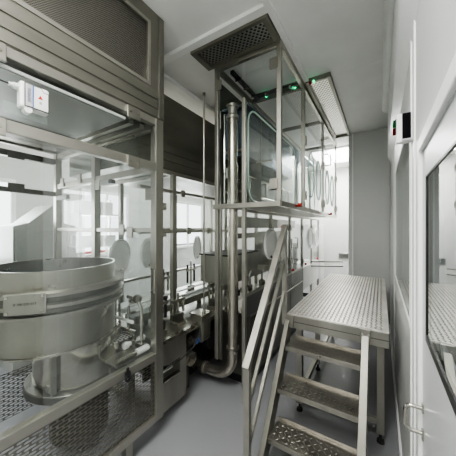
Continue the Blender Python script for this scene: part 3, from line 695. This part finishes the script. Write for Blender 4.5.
# ceiling grilles
def grille(x0_, x1_, y0_, y1_, z, m, lab, fw, holes=True):
    t = thing('ceiling_grille', ((x0_ + x1_) / 2, (y0_ + y1_) / 2, z), lab, 'grille')
    f = MB(); f.box((x0_, y0_, z - .03), (x0_ + fw, y1_, CZ)); f.box((x1_ - fw, y0_, z - .03), (x1_, y1_, CZ)); f.box((x0_ + fw, y0_, z - .03), (x1_ - fw, y0_ + .03, CZ)); f.box((x0_ + fw, y1_ - .03, z - .03), (x1_ - fw, y1_, CZ))
    f.build('frame', 'steel_hood', t)
    MB().quad((x0_ + fw, y0_ + .03, z), (x1_ - fw, y0_ + .03, z), (x1_ - fw, y1_ - .03, z), (x0_ + fw, y1_ - .03, z)).build('perforated_plate', m, t)
grille(-1.44, -.705, 1.657, 1.93, CZ - .02, 'perf_ceil', 'wide perforated ceiling grille in front of the tall glass cabinet', .05)
grille(-.69, -.44, 2.66, 4.58, CZ - .015, 'perf_ceil2', 'long narrow perforated ceiling grille running towards the white end wall', .03)

# ------------------------------------------------------------------ lower machine below the cabinet
lm = thing('packing_machine', (-1.6, 3.0, 0), 'glazed packing machine on a dark steel cabinet below the overhead glass cabinet', 'machine')
lx = -1.10
bx('base_cabinet', (-1.44, 2.16, .10), (lx, 4.1, .72), 'steel_dark', lm, .004)
for y in (2.75, 3.42): bx('cabinet_joint', (lx, y, .12), (lx + .003, y + .006, .70), 'black', lm)
bx('top_edge', (-1.44, 2.15, .72), (lx + .01, 4.1, .735), 'steel_bright', lm, .002)
bx('plinth', (-1.42, 2.2, 0), (lx - .03, 4.05, .10), 'black', lm)
MB().quad((lx, 2.06, .735), (lx, 4.1, .735), (lx, 4.1, .93), (lx, 2.06, .93)).build('mesh_band', 'perf_band', lm)
bx('mid_rail', (lx - .03, 2.09, .93), (lx, 4.1, .955), 'steel_rail', lm)
for y in (2.72, 3.42, 4.06, 4.70, 5.30): bx('post', (lx - .035, y, .735 if y < 4.1 else 0), (lx, y + .035, 1.78), 'steel_rail', lm, .003)
for a, c in ((2.06, 2.72), (2.755, 3.42), (3.455, 4.06), (4.095, 4.70), (4.735, 5.30)):
    MB().quad((lx - .01, a, .955), (lx - .01, c, .955), (lx - .01, c, 1.78), (lx - .01, a, 1.78)).build('glass_panel', 'acrylic' if a > 4 else 'glass', lm)
bx('top_rail', (lx - .03, 2.06, 1.755), (lx, 5.3, 1.78), 'steel_rail', lm)
for y in (2.55, 4.45, 4.95):
    glove_port(lm, lx + .0, y + .15, 1.23, .17, 0, 'black' if y < 3 else 'steel_bright')
bx('lower_panel', (-1.44, 4.12, .55), (lx, 5.3, .93), 'white_pl', lm, .004)
for y, z in ((2.74, 1.6), (2.74, 1.1), (3.44, 1.6), (3.44, 1.1), (4.08, 1.6), (4.08, 1.05), (4.72, 1.6)): hinge(lm, lx, y, z, .06, .08, .012)
for y in (2.95, 3.65): 
    MB().tube([(lx, y, 1.45), (lx + .04, y, 1.45), (lx + .04, y, 1.30), (lx, y, 1.30)], .007, 8).build('pull_handle', 'steel_bright', lm)
for y in (3.5, 4.2, 5.1): MB().lathe((lx + .002, y, .99), [(0, 0), (.018, 0), (.018, .03), (0, .03)], 14, 'x').build('red_knob', 'red', lm)
bx('rear_panel', (-1.44, 2.95, .955), (-1.43, 4.06, 1.55), 'steel', lm)
for k in range(5):
    y = 2.95 + k * .26
    bx('tool_arm', (-1.42, y, 1.05), (-1.16, y + .05, 1.11), 'steel', lm, .003); bx('tool_column', (-1.24, y, .735), (-1.18, y + .06, 1.35 + .08 * (k % 2)), 'steel_dark' if k % 2 else 'steel', lm, .003)
bx('tool_bridge', (-1.40, 2.2, 1.48), (-1.34, 4.06, 1.54), 'steel', lm, .003); bx('inner_top_duct', (-1.43, 2.2, 1.60), (-1.22, 4.06, 1.72), 'steel', lm, .004)
# guard bars toward the platform end
for z in (.90, .98): MB().tube([(lx + .01, 4.6, z), (-.55, 4.6, z + .04)], .012, 8).build('guard_bar', 'steel_dark', lm)
# working parts inside
blk = thing('transfer_unit', (-1.6, 2.3, 1.0), 'boxy steel transfer unit seen inside the machine behind the exhaust pipe', 'unit')
bx('housing', (-1.72, 2.15, 1.0), (-1.34, 2.85, 1.30), 'steel', blk, .006)
bx('lid', (-1.73, 2.14, 1.30), (-1.33, 2.86, 1.315), 'black', blk)
for k in range(4):
    MB().tube([(-1.40, 2.25 + k * .16, .74), (-1.40, 2.25 + k * .16, 1.0)], .02, 14).build('column', 'steel_bright', blk)
    MB().lathe((-1.40, 2.25 + k * .16, .86), [(0, -.03), (.04, -.03), (.04, .03), (0, .03)], 18).build('collar', 'black' if k % 2 else 'steel', blk)
for k in range(3):
    t = thing('filling_pump', (-1.22, 2.35 + k * .36, .735), ('nearest', 'middle', 'farthest')[k] + ' of three steel filling pumps behind the packing machine glass', 'pump')
    MB().lathe((-1.22, 2.35 + k * .36, .735), [(0, 0), (.05, 0), (.05, .03), (.03, .04), (.03, .16), (.04, .17), (.04, .23), (.012, .25), (.012, .34), (0, .34)], 24).build('body', 'steel_bright', t)
    MB().tube([(-1.22, 2.35 + k * .36, 1.05), (-1.22, 2.42 + k * .36, 1.12), (-1.28, 2.48 + k * .36, 1.0)], .006, 8).build('hose', 'grey_pl', t)

# far machine in the recess
fm = thing('far_machine', (-1.9, 6.0, 0), 'pale machine cabinet standing against the far wall in the recess', 'cabinet')
bx('body', (-2.2, 5.7, .1), (-1.25, 6.7, 1.7), 'white_pl', fm, .01); bx('door', (-1.25, 5.75, .3), (-1.24, 6.2, 1.6), 'white_wall', fm, .003); bx('plinth', (-2.15, 5.75, 0), (-1.3, 6.65, .1), 'black', fm)
vg = thing('vent_grille', (-.8, 6.99, .85), 'small grey vent grille low on the far white wall', 'vent')
bx('frame', (-.95, 6.97, .80), (-.60, 7.0, .95), 'grey_pl', vg, .004)
for k in range(4): bx('louvre', (-.93, 6.96, .82 + k * .03), (-.62, 6.97, .835 + k * .03), 'steel_dark', vg)

# ------------------------------------------------------------------ platform with stairs
pf = thing('access_platform', (-.32, 2.9, 0), 'steel access platform with tread-plate top and four-step stair along the aisle', 'platform')
px0, px1, py0, py1, pz = -.655, .047, 1.95, 4.0, .90
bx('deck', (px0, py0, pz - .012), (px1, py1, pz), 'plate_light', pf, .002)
def tears(par, x0_, x1_, y0_, y1_, z, px_, py_, L, w_, h_, mat, name='tread_pattern'):
    mb = MB(); i = 0; y = y0_ + py_ / 2
    while y < y1_ - py_ / 3:
        x = x0_ + px_ / 2 + (0); j = 0
        while x < x1_ - px_ / 3:
            a = math.radians(45 if (i + j) % 2 else -45); ca, sa = math.cos(a), math.sin(a)
            q = [mb.bm.verts.new((x + ca * u - sa * v, y + sa * u + ca * v, z + hh)) for u, v, hh in ((-L / 2, 0, 0), (0, -w_ / 2, 0), (L / 2, 0, 0), (0, w_ / 2, 0), (0, 0, h_))]
            for k in range(4): mb.bm.faces.new((q[k], q[(k + 1) % 4], q[4]))
            x += px_; j += 1
        y += py_; i += 1
    return mb.build(name, mat, par)
dk = [o for o in bpy.data.objects if o.parent == pf][0]
tears(dk, px0 + .01, px1 - .01, py0 + .01, py1 - .01, pz, .030, .030, .030, .011, .005, 'steel_rail')
bx('front_fascia', (px0, py0 - .006, pz - .11), (px1, py0 + .04, pz - .004), 'steel', pf, .004)
bx('fascia_seam', (px0, py0 - .009, pz - .06), (px1, py0 - .006, pz - .054), 'steel_dark', pf)
bx('side_beam', (px0, py0 + .04, pz - .10), (px0 + .04, py1, pz - .012), 'steel', pf); bx('side_beam', (px1 - .04, py0 + .04, pz - .10), (px1, py1, pz - .012), 'steel', pf)
bx('rear_beam', (px0 + .04, py1 - .04, pz - .10), (px1 - .04, py1, pz - .012), 'steel', pf)
for y in (2.12, 2.84, 3.9):
    for x in (px0 + .025, px1 - .075):
        lg = bx('leg', (x, y, .07), (x + .05, y + .05, pz - .10 if y > 3 else pz - .1), 'steel', pf, .003)
        ft = MB(); ft.lathe((x + .025, y + .025, 0), [(0, 0), (.026, 0), (.024, .018), (.010, .025), (.010, .07), (0, .07)], 16); ft.build('foot', 'rubber', lg)
for x in (px0 + .03, px1 - .07): bx('lower_rail', (x, 2.17, .13), (x + .04, 3.9, .17), 'steel_rail', pf, .003)
bx('cross_rail', (px0 + .075, 2.13, .13), (px1 - .075, 2.165, .17), 'steel_rail', pf, .003); bx('cross_rail', (px0 + .075, 3.91, .13), (px1 - .075, 3.94, .17), 'steel_rail', pf, .003)
# stair
sx0, sx1 = -.625, -.115
pitch = math.atan2(.23, .17)
treads = [(1.82, .69), (1.65, .46), (1.48, .23)]
for yf, z in treads:
    tm = MB(); tm.box((sx0, yf, z - .006), (sx1, yf + .20, z)); tm.box((sx0, yf, z - .034), (sx1, yf + .006, z - .006)); tm.box((sx0, yf + .194, z), (sx1, yf + .20, z + .018))
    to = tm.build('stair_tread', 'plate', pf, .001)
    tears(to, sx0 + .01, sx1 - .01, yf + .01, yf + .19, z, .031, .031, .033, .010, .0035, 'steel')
def stringer(x0_, x1_):
    o_ = .075
    # line through the middle of the treads
    prof = [(1.965, .88), (2.03, .79), (2.03, .76), (1.50, 0), (1.40, 0), (1.40, .02)]
    prof = [(1.945, .89), (2.015, .89), (2.015, .80), (1.425, .0), (1.355, .0), (1.355, .09)]
    return MB().prism(prof, 0, x0_, x1_).build('stringer', 'steel_hood', pf, .003)
stringer(sx0 - .035, sx0); stringer(sx1, sx1 + .045)
bx('corner_bracket', (sx1 - .012, py0 - .03, pz - .10), (sx1 + .055, py0 - .009, pz - .0), 'steel', pf, .003)
bx('corner_bracket', (sx0 - .03, py0 - .03, pz - .10), (sx0 + .03, py0 - .009, pz - .0), 'steel', pf, .003)
for x in (sx1, sx1 + .034): 
    MB().lathe((x + .006, py0 - .03, pz - .03), [(0, -.008), (.008, -.008), (.008, 0), (0, 0)], 10, 'y').build('bolt', 'steel_bright', pf)
# handrail
hx = sx0 - .055; yA, zA, yB, zB = 1.28, .78, 1.965, 1.62
hr = thing('x', (0, 0, 0), None, None); bpy.data.objects.remove(hr)
bx('handrail_post', (hx - .02, yA - .0, 0), (hx + .02, yA + .035, zA - .01), 'steel_rail', pf, .003)
bx('handrail_post', (hx - .018, yB - .018, .80), (hx + .018, yB + .018, zB - .03), 'steel_rail', pf, .003)
MB().bar((hx, yA - .002, zA - .02), (hx, yB + .02, zB), .045, .04).build('handrail', 'steel_rail', pf, .004)
for dz in (.28, .54):
    MB().bar((hx, yA + .03, zA - dz + .03), (hx, yB - .01, zB - dz - .005), .022, .026).build('middle_rail', 'steel_rail', pf, .003)
MB().lathe((hx - .02, yB + .01, zB - .01), [(0, -.012), (.01, -.012), (.01, 0), (0, 0)], 10, 'x').build('end_cap', 'red', pf)
bx('post_bracket', (hx + .018, yB - .02, .81), (sx0, yB + .03, .85), 'steel', pf)

# ------------------------------------------------------------------ camera
cam = bpy.data.cameras.new('camera'); co = bpy.data.objects.new('camera', cam); COL.objects.link(co)
co.location = (0, 0, 1.6); co.rotation_euler = (math.pi / 2, 0, math.atan2(153, 243))
cam.sensor_width = 36; cam.lens = 243 / 456 * 36; cam.clip_start = .01
bpy.context.scene.camera = co
sc = bpy.context.scene
sc.view_settings.view_transform = 'AgX'
sc.view_settings.look = 'AgX - Medium High Contrast'; sc.view_settings.exposure = 0.6
try: sc.cycles.transparent_max_bounces = 32; sc.cycles.max_bounces = 10
except Exception: pass
